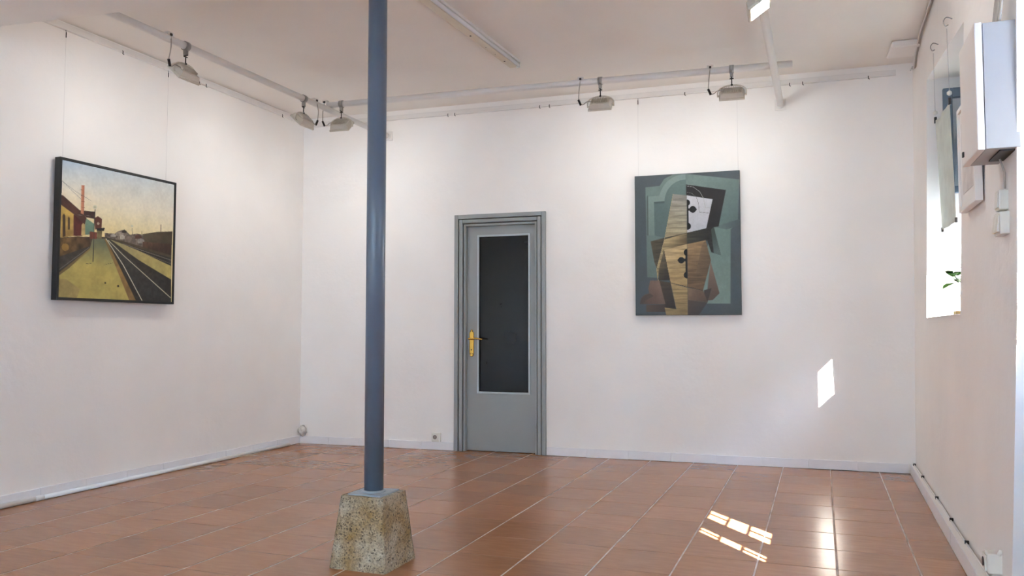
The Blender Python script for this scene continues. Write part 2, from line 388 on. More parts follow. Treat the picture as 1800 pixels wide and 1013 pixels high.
rb = baseboard('baseboard_right', 'white skirting along the right wall under the window', (.618, 6.915, 0), R(-90)-ang, ((0.01, 3.32),), h=.078, t=.0, m='base')
b = MB(); b.hexa([(.02, .008, 0), (3.33, .008, 0), (3.33, .052, 0), (.02, .034, 0), (.02, .008, .07), (3.33, .008, .07), (3.33, .052, .07), (.02, .034, .07)])
b.build('mortar_bed', M['wall'], rb)

# ================================================================== door_1 (back wall)
d1o = struct(thing('door_1', 'grey-blue door with a tall dark glass panel and brass handle', None, BL, BANG))
def casing(name, u0, u1, zt, wd, y0, y1, m, bev=.003):
    b = MB(); b.box(u0, u0+wd, y0, y1, 0, zt); b.box(u1-wd, u1, y0, y1, 0, zt); b.box(u0+wd, u1-wd, y0, y1, zt-wd, zt)
    return b.build(name, m, d1o, bev)
casing('architrave', 1.620, 2.490, 2.155, .037, -.018, .012, M['door'])
casing('frame_moulding', 1.664, 2.446, 2.111, .034, -.012, .05, M['door'], .006)
casing('door_jamb', 1.705, 2.405, 2.070, .02, .004, .14, M['door'])
LU0, LU1, LZ = 1.726, 2.384, 2.048; GU0, GU1, GZ0, GZ1 = 1.838, 2.318, .535, 1.955
b = MB(); y0, y1 = .045, .085
b.box(LU0, GU0, y0, y1, .006, LZ); b.box(GU1, LU1, y0, y1, .006, LZ); b.box(GU0, GU1, y0, y1, .006, GZ0); b.box(GU0, GU1, y0, y1, GZ1, LZ)
leaf = b.build('door_leaf', M['door'], d1o)
b = MB(); b.box(GU0-.001, GU1+.001, .06, .068, GZ0-.001, GZ1+.001); tag(b.build('pane', M['darkglass'], leaf), 'dark glass pane')
b = MB(); e = .014
for (a0, a1, c0, c1) in ((GU0-e, GU0+.004, GZ0-e, GZ1+e), (GU1-.004, GU1+e, GZ0-e, GZ1+e), (GU0+.004, GU1-.004, GZ0-e, GZ0+.004), (GU0+.004, GU1-.004, GZ1-.004, GZ1+e)):
    b.box(a0, a1, .037, .047, c0, c1)
b.build('glazing_bead', M['bead'], leaf, .003)
hx, hz0, hz1 = 1.772, .857, 1.10
pts = []
for (x, z) in ((-.012, .0), (-.019, .018), (-.021, .03), (-.021, .21), (-.019, .222), (-.012, .228), (-.009, .240), (0, .248), (.009, .240), (.012, .228), (.019, .222), (.021, .21), (.021, .03), (.019, .018), (.012, .0)):
    pts.append((hx+x, hz0+z))
b = MB(); n = len(pts)
b.add([(x, .045, z) for x, z in pts]+[(x, .037, z) for x, z in pts]+[(hx+(x-hx)*.75, .033, (hz0+.12)+(z-hz0-.12)*.96) for x, z in pts],
      [(i, (i+1) % n, n+(i+1) % n, n+i) for i in range(n)]+[(n+i, n+(i+1) % n, 2*n+(i+1) % n, 2*n+i) for i in range(n)]+[tuple(range(2*n, 3*n))])
hp = b.build('handle_plate', M['brass'], d1o); tag(hp, 'ornate brass handle plate')
b = MB(); zc = 1.018
b.tube([(hx, .036, zc), (hx, .0, zc), (hx, -.014, zc)], [.011, .009, .009], 10)
b.tube(spline([(hx-.012, -.016, zc), (hx+.02, -.018, zc+.002), (hx+.06, -.016, zc+.004), (hx+.1, -.016, zc-.002), (hx+.122, -.014, zc-.006)], 3), [.0085]*8+[.007]*5, 8)
b.build('lever', M['brass'], hp)
b = MB()
for z in (.015, .222):
    for x in (-.009, .009): b.tube([(hx+x, .034, hz0+z+.008), (hx+x, .0305, hz0+z+.008)], .004, 8)
b.tube([(hx, .034, hz0+.06), (hx, .031, hz0+.06)], .006, 8)
b.build('screw', M['dark'], hp)

# ================================================================== window_1 and the glazed doorway (right wall)
K = 1.30
w1 = struct(thing('window_1', 'deep-set window with grey-blue frame and open casement', None, (0, 0, 0)))
WX0, WX1 = 1.04, 1.10
b = MB(); yb0, yb1 = 4.55, 6.13
def wbar(y0, y1, z0, z1, x0=WX0, x1=WX1): b.box(x0, x1, y0, y1, z0, z1)
wbar(4.50, 4.75, 1.19, 2.60); wbar(6.06, 6.135, 1.19, 2.1); wbar(5.99, 6.06, 1.96, 2.76)
wbar(4.75, 6.06, 1.19, 1.25); wbar(4.75, 5.99, 1.885, 2.04); wbar(4.5, 5.99, 2.56, 2.82)
wbar(5.36, 5.44, 1.25, 1.96); wbar(5.30, 5.38, 2.04, 2.56)
b.build('window_frame', M['steelblue'], w1, .004)
b = MB(); b.box(1.06, 1.068, 4.75, 5.36, 1.25, 1.885); b.build('pane', M['frosted'], w1)
b = MB(); b.box(1.06, 1.068, 4.75, 5.30, 2.04, 2.56); b.build('pane', M['frosted'], w1)
b = MB(); b.box(1.06, 1.068, 5.38, 5.99, 2.04, 2.56); b.build('pane', M['frosted'], w1)
# open casement swung flat against the far jamb
sa = MB(); SX0, SX1, SZ0, SZ1, SY = .785, 1.03, 2.0, 2.70, 5.955
for (x0, x1, z0, z1) in ((SX0, SX0+.055, SZ0, SZ1), (SX1-.05, SX1, SZ0, SZ1), (SX0+.055, SX1-.05, SZ0, SZ0+.045), (SX0+.055, SX1-.05, SZ1-.065, SZ1)):
    sa.box(x0, x1, SY, SY+.04, z0, z1)
sash = sa.build('casement_sash', M['steelblue'], w1, .004)
g = MB(); g.box(SX0+.055, SX1-.05, SY+.017, SY+.023, SZ0+.045, SZ1-.065); g.build('pane', M['sashglass'], sash)
b = MB(); b.hexa([(.66, 4.72, 1.177), (1.04, 4.72, 1.177), (1.04, 6.13, 1.177), (.672, 6.13, 1.177), (.66, 4.72, 1.182), (1.04, 4.72, 1.19), (1.04, 6.13, 1.19), (.672, 6.13, 1.182)])
b.build('window_sill', M['wall'], w1)

dr = struct(thing('door_2', 'grey-blue outer door with small glazed lights in the doorway', None, (0, 0, 0)))
def holed(x0, x1, ya, yb, za, zb, holes):
    ys = sorted({ya, yb, *[h[0] for h in holes], *[h[1] for h in holes]}); zs = sorted({za, zb, *[h[2] for h in holes], *[h[3] for h in holes]})
    m = MB()
    for j in range(len(zs)-1):
        for i in range(len(ys)-1):
            cy, cz = (ys[i]+ys[i+1])/2, (zs[j]+zs[j+1])/2
            if any(h[0] < cy < h[1] and h[2] < cz < h[3] for h in holes): continue
            m.box(x0, x1, ys[i], ys[i+1], zs[j], zs[j+1])
    return m
PX = 1.08
def zof(xf): return (PX - xf)*1.0
def yof(xf, yf): return yf - K*(PX - xf)
holes = []
c1a, c1b = (yof(-.645, 4.87)+yof(-.27, 4.41))/2, (yof(-.645, 5.087)+yof(-.27, 4.642))/2
c2a, c2b = (yof(-.66, 4.526)+yof(-.289, 4.124))/2, (yof(-.66, 4.621)+yof(-.285, 4.193))/2
zz = [zof(v) for v in (-.268, -.391, -.400, -.521, -.530, -.648)]
for (a, c, g) in ((c1a-.008, c1b+.008, .014), (c2a-.012, c2b+.012, .011)):
    m_ = (a+c)/2
    for j in range(3):
        z0, z1 = zz[2*j], zz[2*j+1]
        if j == 1: holes.append((a, c, z0, z1))
        else: holes += [(a, m_-g/2, z0, z1), (m_+g/2, c, z0, z1)]
holes.append((2.835, 3.2, 1.60, 2.02))                              # side light next to the jamb
FY0, FY1 = 2.02, 3.30
fan = (2.06, 3.26, 2.06, 2.28)
pm = holed(PX, PX+.012, FY0, FY1, 0.0, 2.32, holes + [fan])
pm.build('door_leaf', M['steelblue'], dr)
b = MB(); b.box(PX-.02, PX+.04, 2.0, 2.02, 0, 2.35); b.box(PX-.02, PX+.04, 3.30, 3.34, 0, 2.35); b.box(PX-.02, PX+.04, 3.34, 3.60, 0, 2.30)
b.build('door_frame', M['steelblue'], dr)
b = MB(); b.box(PX+.002, PX+.008, *fan); b.build('pane', M['daylight_pane'], dr)  # translucent pane added unseen to bring more daylight in from the right

# ================================================================== column and pedestal
PC = Vector((-1.997, 3.39, 0))
ped = MB(); N = 18; hb, ht, H = .147, .112, .327
def pedpt(face, s_, t_):
    h = hb + (ht-hb)*t_; a = s_*h; z = H*t_
    rr = .012
    d = h
    e = max(0, abs(a)-(h-rr)); d -= e*e/(2*rr)*.8 if e else 0
    jit = .0022*(random.random()-.5) + (.004*(random.random()-.5) if t_ < .06 else 0)
    d += jit
    return {0: (a, -d), 1: (d, a), 2: (-a, d), 3: (-d, -a)}[face] + (z,)
for fc in range(4):
    vs = [pedpt(fc, -1+2*i/N, j/N) for j in range(N+1) for i in range(N+1)]
    ped.add(vs, [(j*(N+1)+i, j*(N+1)+i+1, (j+1)*(N+1)+i+1, (j+1)*(N+1)+i) for j in range(N) for i in range(N)], True)
tp = .104
ped.add([(-ht, -ht, H-.004), (ht, -ht, H-.004), (ht, ht, H-.004), (-ht, ht, H-.004), (-tp, -tp, H), (tp, -tp, H), (tp, tp, H), (-tp, tp, H)],
        [(0,1,5,4), (1,2,6,5), (2,3,7,6), (3,0,4,7), (4,5,6,7)])
o = ped.build('concrete_pedestal', M['concrete'], None, loc=PC)
tag(o, 'tapered rough concrete pedestal under the blue steel column', 'pedestal')
sc_ = thing('steel_column', 'slender blue painted steel column standing on the concrete pedestal', 'column', PC+Vector((0,0,H)))
b = MB(); b.tube([(0,0,.008), (0,0,1.3), (0,0,2.895-H)], .0455, 32); b.build('shaft', M['blue'], sc_)
b = MB(); b.box(-.088, .088, -.088, .088, 0, .008); b.build('base_plate', M['plate'], sc_, .002)
b = MB(); b.lathe([(.058, .008), (.054, .012), (.046, .016)], 24); b.build('weld_collar', M['plate'], sc_)

# ================================================================== paintings (flat pigment on real canvases)
def homog(src, dst):
    A = []; B = []
    for (x, y), (u, v) in zip(src, dst):
        A += [[x, y, 1, 0, 0, 0, -u*x, -u*y], [0, 0, 0, x, y, 1, -v*x, -v*y]]; B += [u, v]
    h = np.linalg.solve(np.array(A, float), np.array(B, float)); return np.append(h, 1).reshape(3, 3)
class Painter:
    def __init__(s, quad, nx, ny, ratio):
        # quad in sketch units TL,TR,BR,BL -> canvas 0..1 (v down); sample every canvas point in sketch units
        Hm = homog([(0,0), (1,0), (1,1), (0,1)], quad)
        u, v = np.meshgrid((np.arange(nx)+.5)/nx, (np.arange(ny)+.5)/ny)
        d = Hm[2,0]*u+Hm[2,1]*v+Hm[2,2]
        s.x = (Hm[0,0]*u+Hm[0,1]*v+Hm[0,2])/d; s.y = (Hm[1,0]*u+Hm[1,1]*v+Hm[1,2])/d
        s.u, s.v, s.nx, s.ny = u, v, nx, ny
        s.c = np.zeros((ny, nx, 3)); s.rng = np.random.default_rng(3)
        s.aa = 1.6
    def noise(s, fx, fy, oct=3):
        out = np.zeros_like(s.u); a = 1; tot = 0
        for k in range(oct):
            gx, gy = int(fx*2**k)+2, int(fy*2**k)+2; g = s.rng.random((gy+1, gx+1))
            X, Y = s.u*(gx-1), s.v*(gy-1); xi, yi = X.astype(int), Y.astype(int); fx_, fy_ = X-xi, Y-yi
            fx_ = fx_*fx_*(3-2*fx_); fy_ = fy_*fy_*(3-2*fy_)
            out += a*((g[yi,xi]*(1-fx_)+g[yi,xi+1]*fx_)*(1-fy_)+(g[yi+1,xi]*(1-fx_)+g[yi+1,xi+1]*fx_)*fy_); tot += a; a *= .55
        return out/tot-.5
    def put(s, mask, colr, op=1.0):
        m = (np.clip(mask, 0, 1)*op)[..., None]; s.c = s.c*(1-m)+np.asarray(colr, float)*m
    def mask(s, pts):
        inside = np.zeros(s.x.shape, bool); dist = np.full(s.x.shape, 1e9); n = len(pts)
        for i in range(n):
            (x0, y0), (x1, y1) = pts[i], pts[(i+1) % n]
            cond = ((y0 > s.y) != (y1 > s.y))
            with np.errstate(divide='ignore', invalid='ignore'):
                xi = (x1-x0)*(s.y-y0)/((y1-y0) if y1 != y0 else 1e-9)+x0
            inside ^= cond & (s.x < xi)
            dist = np.minimum(dist, s.segd((x0, y0), (x1, y1)))
        return np.clip(.5+np.where(inside, dist, -dist)/(2*s.aa), 0, 1)
    def segd(s, a, b):
        dx, dy = b[0]-a[0], b[1]-a[1]; L2 = dx*dx+dy*dy+1e-9
        t = np.clip(((s.x-a[0])*dx+(s.y-a[1])*dy)/L2, 0, 1)
        return np.hypot(s.x-a[0]-t*dx, s.y-a[1]-t*dy)
    def poly(s, pts, c0, c1=None, a=None, b=None, op=1.0, tex=0, fx=20, fy=20):
        m = s.mask(pts); c = np.broadcast_to(np.asarray(c0, float), s.c.shape).copy()
        if c1 is not None:
            dx, dy = b[0]-a[0], b[1]-a[1]; t = np.clip(((s.x-a[0])*dx+(s.y-a[1])*dy)/(dx*dx+dy*dy), 0, 1)[..., None]
            c = c*(1-t)+np.asarray(c1, float)*t
        if tex: c = c*(1+tex*s.noise(fx, fy)[..., None])
        s.put(m, c, op)
    def line(s, pts, w, colr, op=1.0):
        d = np.full(s.x.shape, 1e9)
        for i in range(len(pts)-1): d = np.minimum(d, s.segd(pts[i], pts[i+1]))
        s.put(np.clip((w/2-d)/s.aa+.5, 0, 1), colr, op)
    def disc(s, c, r, colr, op=1.0): s.put(np.clip((r-np.hypot(s.x-c[0], s.y-c[1]))/s.aa+.5, 0, 1), colr, op)
    def shade(s, a, b, w, amt, pts):      # soft painted darkening beside an edge, clipped to a shape
        m = s.mask(pts)*np.clip(1-s.segd(a, b)/w, 0, 1)**1.3; s.put(m, (28, 26, 26), amt)
    def mesh(s, name, W, Hh, parent, y):
        nx, ny = s.nx, s.ny
        xs_ = np.linspace(-W/2, W/2, nx+1); zs_ = np.linspace(Hh, 0, ny+1)
        X, Z = np.meshgrid(xs_, zs_); V = np.stack([X, np.full_like(X, y), Z], -1).reshape(-1, 3)
        i, j = np.meshgrid(np.arange(nx), np.arange(ny)); a = (j*(nx+1)+i).ravel()
        F = np.stack([a+nx+1, a+nx+2, a+1, a], -1)
        me = bpy.data.meshes.new(name); me.from_pydata(V.tolist(), [], F.tolist()); me.materials.append(M['paint'])
        at = me.color_attributes.new('paint', 'FLOAT_COLOR', 'CORNER')
        c = np.clip(s.c, 0, 255)/255; c = np.where(c <= .04045, c/12.92, ((c+.055)/1.055)**2.4).reshape(-1, 3)
        c4 = np.concatenate([c, np.ones((len(c), 1))], 1); at.data.foreach_set('color', np.repeat(c4, 4, 0).ravel())
        o = bpy.data.objects.new(name, me); col.objects.link(o); o.parent = parent; return o

def hang(parent, xs_, z0, z1, y0, y1):
    for x in xs_:
        b = MB(); b.tube([(x, y0, z0), (x, y1, z1)], .0008, 5); wr = b.build('hanging_wire', M['nylon'], parent)
        b = MB(); b.tube([(x, y1, z1-.055), (x, y1, z1-.02)], .0032, 6); b.tube([(x, y1, z1-.02), (x, y1+.006, z1+.004)], .002, 5); b.build('wire_hook', M['dark'], wr)

# --- railway painting on the left wall
p = Painter([(120,78), (787,216), (756,918), (80,898)], 230, 210, 1.1)
v = np.clip((p.y-70-(p.x-120)*.2)/390, 0, 1)[..., None]; hx_ = np.clip((p.x-100)/600, 0, 1)[..., None]
sky_top = np.array((168, 190, 212))*(1-hx_)+np.array((196, 204, 206))*hx_; sky_mid = np.array((228, 216, 190.)); sky_low = np.array((232, 210, 146.))
c = np.where(v < .5, sky_top*(1-v*2)+sky_mid*(v*2), sky_mid*(2-v*2)+sky_low*(v*2-1))
p.c = c*(1+.10*p.noise(10, 8, 4)[..., None])
p.poly([(590,515),(680,500),(770,496),(765,575),(590,565)], (96,82,58), (74,62,46), (600,500), (700,570), tex=.3)
p.poly([(365,512),(425,515),(440,503),(470,492),(500,505),(515,520),(560,512),(595,520),(600,600),(520,595),(365,540)], (112,98,86), tex=.9, fx=60, fy=60)
for (x, y, a, bb_, cc) in ((430,510,50,18,(150,138,124)),(455,528,30,20,(176,166,150)),(490,535,34,24,(120,104,92)),(545,525,40,18,(96,60,48)),(560,548,40,22,(150,142,132)),(520,550,30,24,(104,90,78)),(400,522,30,12,(158,150,140)),(468,497,28,12,(62,54,46))):
    p.poly([(x,y),(x+a*.5,y-8),(x+a,y+2),(x+a,y+bb_),(x,y+bb_)], cc, tex=.5, fx=50, fy=50)
p.poly([(590,560),(764,572),(760,660),(590,612)], (98,66,48), (62,44,36), (600,560), (640,640), tex=.5, fx=50, fy=20)
p.poly([(80,910),(80,540),(360,535),(480,560),(760,640),(752,930)], (78,66,50), tex=.4)
p.poly([(370,538),(520,588),(760,655),(757,705),(520,612)], (52,48,44), tex=.4, fx=40, fy=30)
p.line([(470,575),(757,668)], 4, (120,112,98)); p.line([(500,592),(757,690)], 3, (108,100,86))
p.poly([(392,548),(450,568),(560,612),(757,703),(755,784),(660,730),(560,668)], (150,138,92), (184,164,88), (430,560), (740,740), tex=.25)
p.poly([(365,540),(392,548),(560,668),(755,784),(752,925),(505,918),(400,640)], (62,54,44), (48,44,40), (380,560), (640,900), tex=.45, fx=40, fy=40)
p.poly([(372,545),(390,552),(748,892),(752,925),(585,918)], (66,62,56), (50,48,46), (400,600), (660,900), tex=.35, fx=50, fy=50)
p.poly([(84,770),(150,722),(275,602),(292,546),(362,546),(398,640),(515,918),(78,905)], (108,112,84), (182,164,84), (330,560), (300,720), tex=.22, fx=12, fy=12)
p.poly([(78,905),(84,790),(130,790),(210,850),(190,905)], (150,128,80), op=.6, tex=.5)
p.poly([(362,546),(374,548),(545,918),(505,918),(398,640)], (136,104,56), tex=.4)
p.poly([(84,748),(88,655),(180,610),(278,572),(276,602),(150,722),(82,772)], (66,58,52), tex=.4, fx=30, fy=30)
p.line([(88,735),(270,600)], 3, (120,112,100)); p.poly([(82,772),(88,752),(276,602),(280,612),(150,722)], (140,112,56), op=.7)
p.poly([(90,658),(95,548),(200,535),(275,540),(278,590)], (112,82,44), (70,52,36), (110,560), (270,600), tex=.8, fx=25, fy=20)
p.disc((128,600), 22, (196,146,56), .55)
p.poly([(100,545),(108,342),(184,395),(178,532)], (206,168,76), (170,130,62), (110,360), (180,530), tex=.35)
p.poly([(114,540),(116,410),(124,400),(132,412),(130,535)], (74,54,38)); p.poly([(146,495),(147,425),(153,417),(159,427),(157,495)], (80,58,40))
p.poly([(182,392),(252,425),(230,532),(178,532)], (92,40,34), tex=.35)
p.poly([(228,465),(256,430),(250,526),(224,530)], (196,166,100), tex=.3)
p.poly([(250,422),(306,460),(301,522),(248,524)], (112,142,116), (92,122,104), (260,430), (300,520), tex=.2)
p.poly([(215,378),(310,386),(304,428),(256,420)], (70,44,40), tex=.3)
p.poly([(106,288),(122,292),(225,384),(258,424),(246,462),(182,402),(106,346)], (84,50,40), tex=.4)
p.poly([(232,228),(250,229),(242,404),(224,396)], (206,130,92), (170,96,70), (232,300), (250,300), tex=.2)
for y in (255, 290, 325, 360): p.line([(228,y),(248,y+2)], 2, (150,86,64))
p.poly([(304,424),(326,412),(350,428),(346,488),(308,492)], (104,54,42), tex=.3); p.disc((327,456), 8, (178,150,124))
p.poly([(318,484),(366,481),(360,500),(318,500)], (38,34,34)); p.poly([(276,505),(320,508),(316,548),(274,548)], (124,60,46), tex=.4)
p.poly([(320,500),(350,500),(345,546),(318,546)], (120,104,66), tex=.5)
p.line([(310,372),(303,470),(291,683)], 4, (52,48,44)); p.disc((310,358), 12, (208,204,174)); p.disc((310,358), 6, (186,178,140))
p.line([(529,482),(530,520)], 2, (90,84,72)); p.disc((529,468), 7, (206,202,170)); p.line([(702,456),(700,505)], 3, (80,70,58)); p.line([(586,498),(586,516)], 2, (80,70,58))
p.line([(118,205),(190,262),(290,322)], 1.6, (120,122,120)); p.line([(120,208),(175,262),(228,312)], 1.6, (120,122,120)); p.line([(116,206),(113,275)], 3, (110,112,110)); p.line([(182,405),(300,412)], 1.4, (130,120,110))
p.line([(372,546),(470,700),(582,918)], 5, (196,188,160)); p.line([(386,556),(480,650),(750,893)], 4.5, (192,182,150))
p.line([(362,700),(410,690)], 2, (110,100,60)); p.disc((362,810), 5, (34,32,26)); p.disc((438,828), 6, (34,32,26)); p.line([(250,697),(280,695)], 3, (110,100,60))
p.c = p.c*.85+.15*p.c.mean(-1, keepdims=True)
p.c *= 1+.07*p.noise(60, 60, 2)[..., None]
PW, PH = 1.035, .952
pr = thing('railway_painting', 'framed painting of a railway station platform and tracks hanging on the left wall', 'painting', (XL, 4.41, 1.298), R(90))
b = MB()
for (x0, x1, z0, z1) in ((-PW/2, -PW/2+.016, 0, PH), (PW/2-.016, PW/2, 0, PH), (-PW/2+.016, PW/2-.016, 0, .016), (-PW/2+.016, PW/2-.016, PH-.016, PH)):
    b.box(x0, x1, -.062, -.012, z0, z1)
b.build('picture_frame', M['black'], pr, .001)
cv = p.mesh('painted_canvas', PW-.036, PH-.036, pr, -.056); cv.location = (0, 0, .018); tag(cv, 'canvas painted with a railway scene at dusk')
b = MB(); b.box(-PW/2+.016, PW/2-.016, -.05, -.02, .016, PH-.016); b.build('backing_board', M['dark'], pr)
hang(pr, (-.46, .46), PH-.06, 3.135-1.298, -.011, -.012)

# --- cubist painting on the back wall
q = Painter([(92,104), (718,68), (722,925), (93,927)], 200, 270, .73)
q.c[:] = (74, 87, 93); q.c *= 1+.16*q.noise(6, 8, 3)[..., None]
G1, G2 = (108, 134, 128), (86, 112, 110)
q.poly([(155,168),(240,160),(268,118),(320,92),(398,88),(400,715),(162,703)], G1, (96,122,118), (160,200), (300,700), tex=.1)
q.poly([(398,88),(718,122),(706,362),(575,402),(398,420)], (118,144,136), (92,118,114), (450,120), (690,330), tex=.1)
q.poly([(556,405),(718,362),(662,420),(657,860),(410,858),(500,600)], (106,134,126), (116,144,134), (560,450), (600,850), tex=.1)
q.poly([(560,405),(716,358),(716,395),(640,420)], (96,120,118), (74,88,92), (580,400), (716,380))
arc = lambda cx, cy, rx, ry, a0, a1, n=12: [(cx+rx*math.cos(R(a0+(a1-a0)*i/n)), cy+ry*math.sin(R(a0+(a1-a0)*i/n))) for i in range(n+1)]
q.poly([(170,455),(171,224),(236,218)]+arc(395,255,160,165,194,270)+[(396,122)]+arc(395,255,126,132,270,182)+[(268,252),(206,256),(208,455)], (130,156,148), (112,138,130), (200,150), (200,450))
q.poly([(208,455),(206,256),(268,252)]+arc(395,255,126,132,182,270)+[(396,215),(320,208),(268,470)], G2, (98,126,120), (230,260), (350,200))
q.shade((171,224),(171,455), 14, .45, [(155,168),(171,168),(171,455),(155,455)]); q.shade((206,256),(268,252), 16, .4, [(206,256),(268,252),(268,300),(206,300)])
q.poly([(398,152),(636,185),(590,402),(512,414),(556,240),(398,216)], (40,33,32), tex=.15)
q.poly([(398,216),(556,240),(517,412),(398,442)], (208,208,214), (190,190,198), (400,220), (520,410), tex=.06)
q.line([(400,160),(440,166),(480,195),(502,235),(512,288),(545,292)], 2.2, (176,174,170)); q.line([(402,198),(432,204),(458,226),(470,262),(476,316),(532,322)], 2.2, (120,116,112))
q.poly([(320,208),(402,216),(402,445),(266,478)], (150,146,134), (176,158,112), (360,220), (330,470), tex=.5, fx=6, fy=90)
q.poly([(184,490),(262,470),(560,404),(602,572),(545,555),(520,480),(262,540),(222,658),(205,612)], (82,72,52), (44,42,36), (230,500), (470,440), tex=.6, fx=8, fy=80)
q.poly([(545,420),(562,404),(602,572),(560,560)], (62,74,68), (86,108,102), (545,450), (600,540))
q.poly([(266,478),(402,440),(402,520),(262,545),(222,722),(218,655)], (178,150,92), (92,74,46), (300,470), (400,520), tex=.6, fx=6, fy=90)
q.poly([(402,440),(520,415),(540,480),(402,512)], (70,66,50), (40,38,34), (420,440), (520,480), tex=.5, fx=6, fy=70)
q.poly([(232,655),(262,545),(300,720),(230,722)], (96,80,52), (48,40,30), (240,640), (290,700), tex=.5, fx=6, fy=80)
q.poly([(540,608),(592,798),(552,838),(512,842)], (136,104,84), (96,74,60), (545,640), (590,800)); q.poly([(500,780),(545,768),(520,850),(500,850)], (70,54,44))
q.poly([(228,722),(300,735),(332,892),(268,890)], (78,60,44), (54,42,34), (240,730), (310,880), tex=.5, fx=6, fy=70)
q.poly([(405,765),(495,782),(522,852),(405,838)], (136,104,76), (92,70,54), (410,770), (500,850), tex=.2)
q.poly([(405,838),(520,852),(470,925),(402,928)], (88,68,56), (66,60,60), (410,840), (470,920))
q.poly([(118,862)]+arc(182,850,62,52,190,262)+[(168,770),(180,722),(234,722),(270,862)], (134,100,82), (96,72,60), (240,760), (140,850), tex=.15)
q.poly([(118,862)]+arc(182,862,64,62,180,270)+[(200,815)]+[(150,840),(140,862)], (70,54,46), op=.55)
q.poly([(155,866),(268,864),(276,908),(155,908)], (94,72,62), (70,56,50), (160,870), (260,900))
q.poly([(302,738),(405,766),(402,930),(274,930),(264,882),(334,892)], (178,146,88), (150,122,70), (310,750), (390,920), tex=.55, fx=6, fy=100)
q.poly([(262,541),(402,506),(402,762),(300,736)], (198,164,104), (180,144,84), (270,560), (390,740), tex=.5, fx=7, fy=90)
q.poly([(402,506),(512,484),(542,602),(494,782),(402,762)], (164,126,76), (104,76,48), (405,520), (520,740), tex=.5, fx=7, fy=90)
q.poly([(452,680),(490,510),(512,484),(542,602),(520,690)], (120,92,60), (92,68,44), (460,620), (530,640), op=.7, tex=.4, fx=6, fy=70)
K0 = (20, 17, 17)
q.poly([(402,245),(411,245),(411,414),(402,414)], K0); q.put(q.mask([(402,200),(520,200),(520,450),(402,450)])*np.clip((19-np.hypot(q.x-402, q.y-260))/1.6+.5, 0, 1), K0)
q.disc((437,300), 20, K0); q.poly([(448,284),(462,300),(448,316)], K0); q.poly([(408,294),(425,296),(425,306),(408,308)], K0)
q.put(q.mask([(402,200),(520,200),(520,450),(402,450)])*np.clip((21-np.hypot(q.x-404, q.y-400))/1.6+.5, 0, 1), K0)
q.poly([(391,545),(402,538),(402,708),(391,706)], K0); q.put(q.mask([(300,500),(402,500),(402,760),(300,760)])*np.clip((21-np.hypot(q.x-402, q.y-556))/1.6+.5, 0, 1), K0)
q.disc((366,602), 19, K0); q.poly([(356,586),(343,602),(356,618)], K0); q.poly([(378,594),(396,592),(396,610),(378,608)], K0)
q.put(q.mask([(300,500),(402,500),(402,760),(300,760)])*np.clip((20-np.hypot(q.x-400, q.y-690))/1.6+.5, 0, 1), K0)
q.line([(262,541),(300,736),(494,782)], 2.5, (60,46,32)); q.line([(320,208),(266,478),(218,655),(228,722)], 2.2, (190,166,112)); q.line([(402,88),(402,930)], 1.6, (64,70,68), .5)
q.c = q.c*.72+.28*q.c.mean(-1, keepdims=True)
q.c *= .9
q.c *= 1+.06*q.noise(70, 90, 2)[..., None]
CW, CH = .868, 1.192
pc = thing('cubist_painting', 'unframed abstract canvas in slate green, gold and black hanging on the back wall', 'painting', BW(3.725, 1.222), BANG)
b = MB(); b.box(-CW/2, CW/2, -.036, -.008, 0, CH); b.build('stretched_canvas', M['canvas'], pc, .002)
cv = q.mesh('painted_surface', CW-.004, CH-.004, pc, -.0365); cv.location = (0, 0, .002); tag(cv, 'painted surface of interlocking angular planes')
hang(pc, (-.405, .42), CH-.05, 3.098-1.222, -.006, -.012)

# ================================================================== picture rails
def rail(name, label, loc, rz, x0, x1, z0, z1, hooks):
    r_ = thing(name, label, 'picture rail', loc, rz)
    b = MB(); b.box(x0, x1, -.012, .008, z0, z1); b.box(x0, x1, -.017, -.012, z0, z0+.012); b.build('rail_profile', M['white'], r_, .002)
    for x in hooks:
        h = MB(); h.tube([(x, -.016, z0+.012), (x, -.021, z0+.002), (x, -.018, z0-.012), (x+.008, -.022, z0-.016)], .0032, 6); h.build('rail_hook', M['dark'], r_)
rail('picture_rail', 'white picture rail along the top of the left wall', (XL, 0, 0), R(90), REAR_Y+.02, 6.62, 3.132, 3.176, (4.42, 5.2, 5.28, 6.3))
rail('picture_rail', 'white picture rail along the top of the back wall', BL, BANG, .02, 5.35, 3.098, 3.142, (1.55, 1.62, 2.44, 2.53, 3.72, 4.56, 4.66, 5.15))

# ================================================================== lighting pipes
def pipe(label, a, b_, r=.0245, flange=None, rz=0):
    t_ = thing('lighting_pipe', label, 'pipe', a, 0, 'white lighting pipes below the ceiling'); a = Vector(a); b_ = Vector(b_)
    m = MB(); m.tube([(0,0,0), (b_-a)*.5, b_-a], r, 20); m.build('pipe_tube', M['white'], t_)
    if flange is not None:
        f = MB(); d = b_-a
        mx = Matrix.Translation(d) @ Matrix.Rotation(BANG, 4, 'Z')
        f.box(-.045, .045, -.006, .006, -.045, .045, mx); f.build('wall_plate', M['white'], t_, .002)
        f = MB(); f.tube([d-Vector((0,.022,0)), d-Vector((0,.006,0))], r+.006, 20); f.build('flange_collar', M['white'], t_)
    return t_
XLP, XRP, ZP = -3.83, -.275, 2.948
fb = BW((XLP-BL.x), ZP, .0); fr = BW((XRP-BL.x), ZP-.008, .0)
pipe('white lighting pipe running along the left wall', (XLP, -1.5, ZP-.01), (XLP, fb.y-.002, ZP), flange=1)
pipe('white lighting pipe reaching the back wall near the window corner', (XRP, -1.5, ZP-.03), (XRP, fr.y-.002, ZP-.008), .026, flange=1)
CA, CB = Vector((-3.86, 5.74, 2.995)), Vector((-.155, 6.0, 2.992))
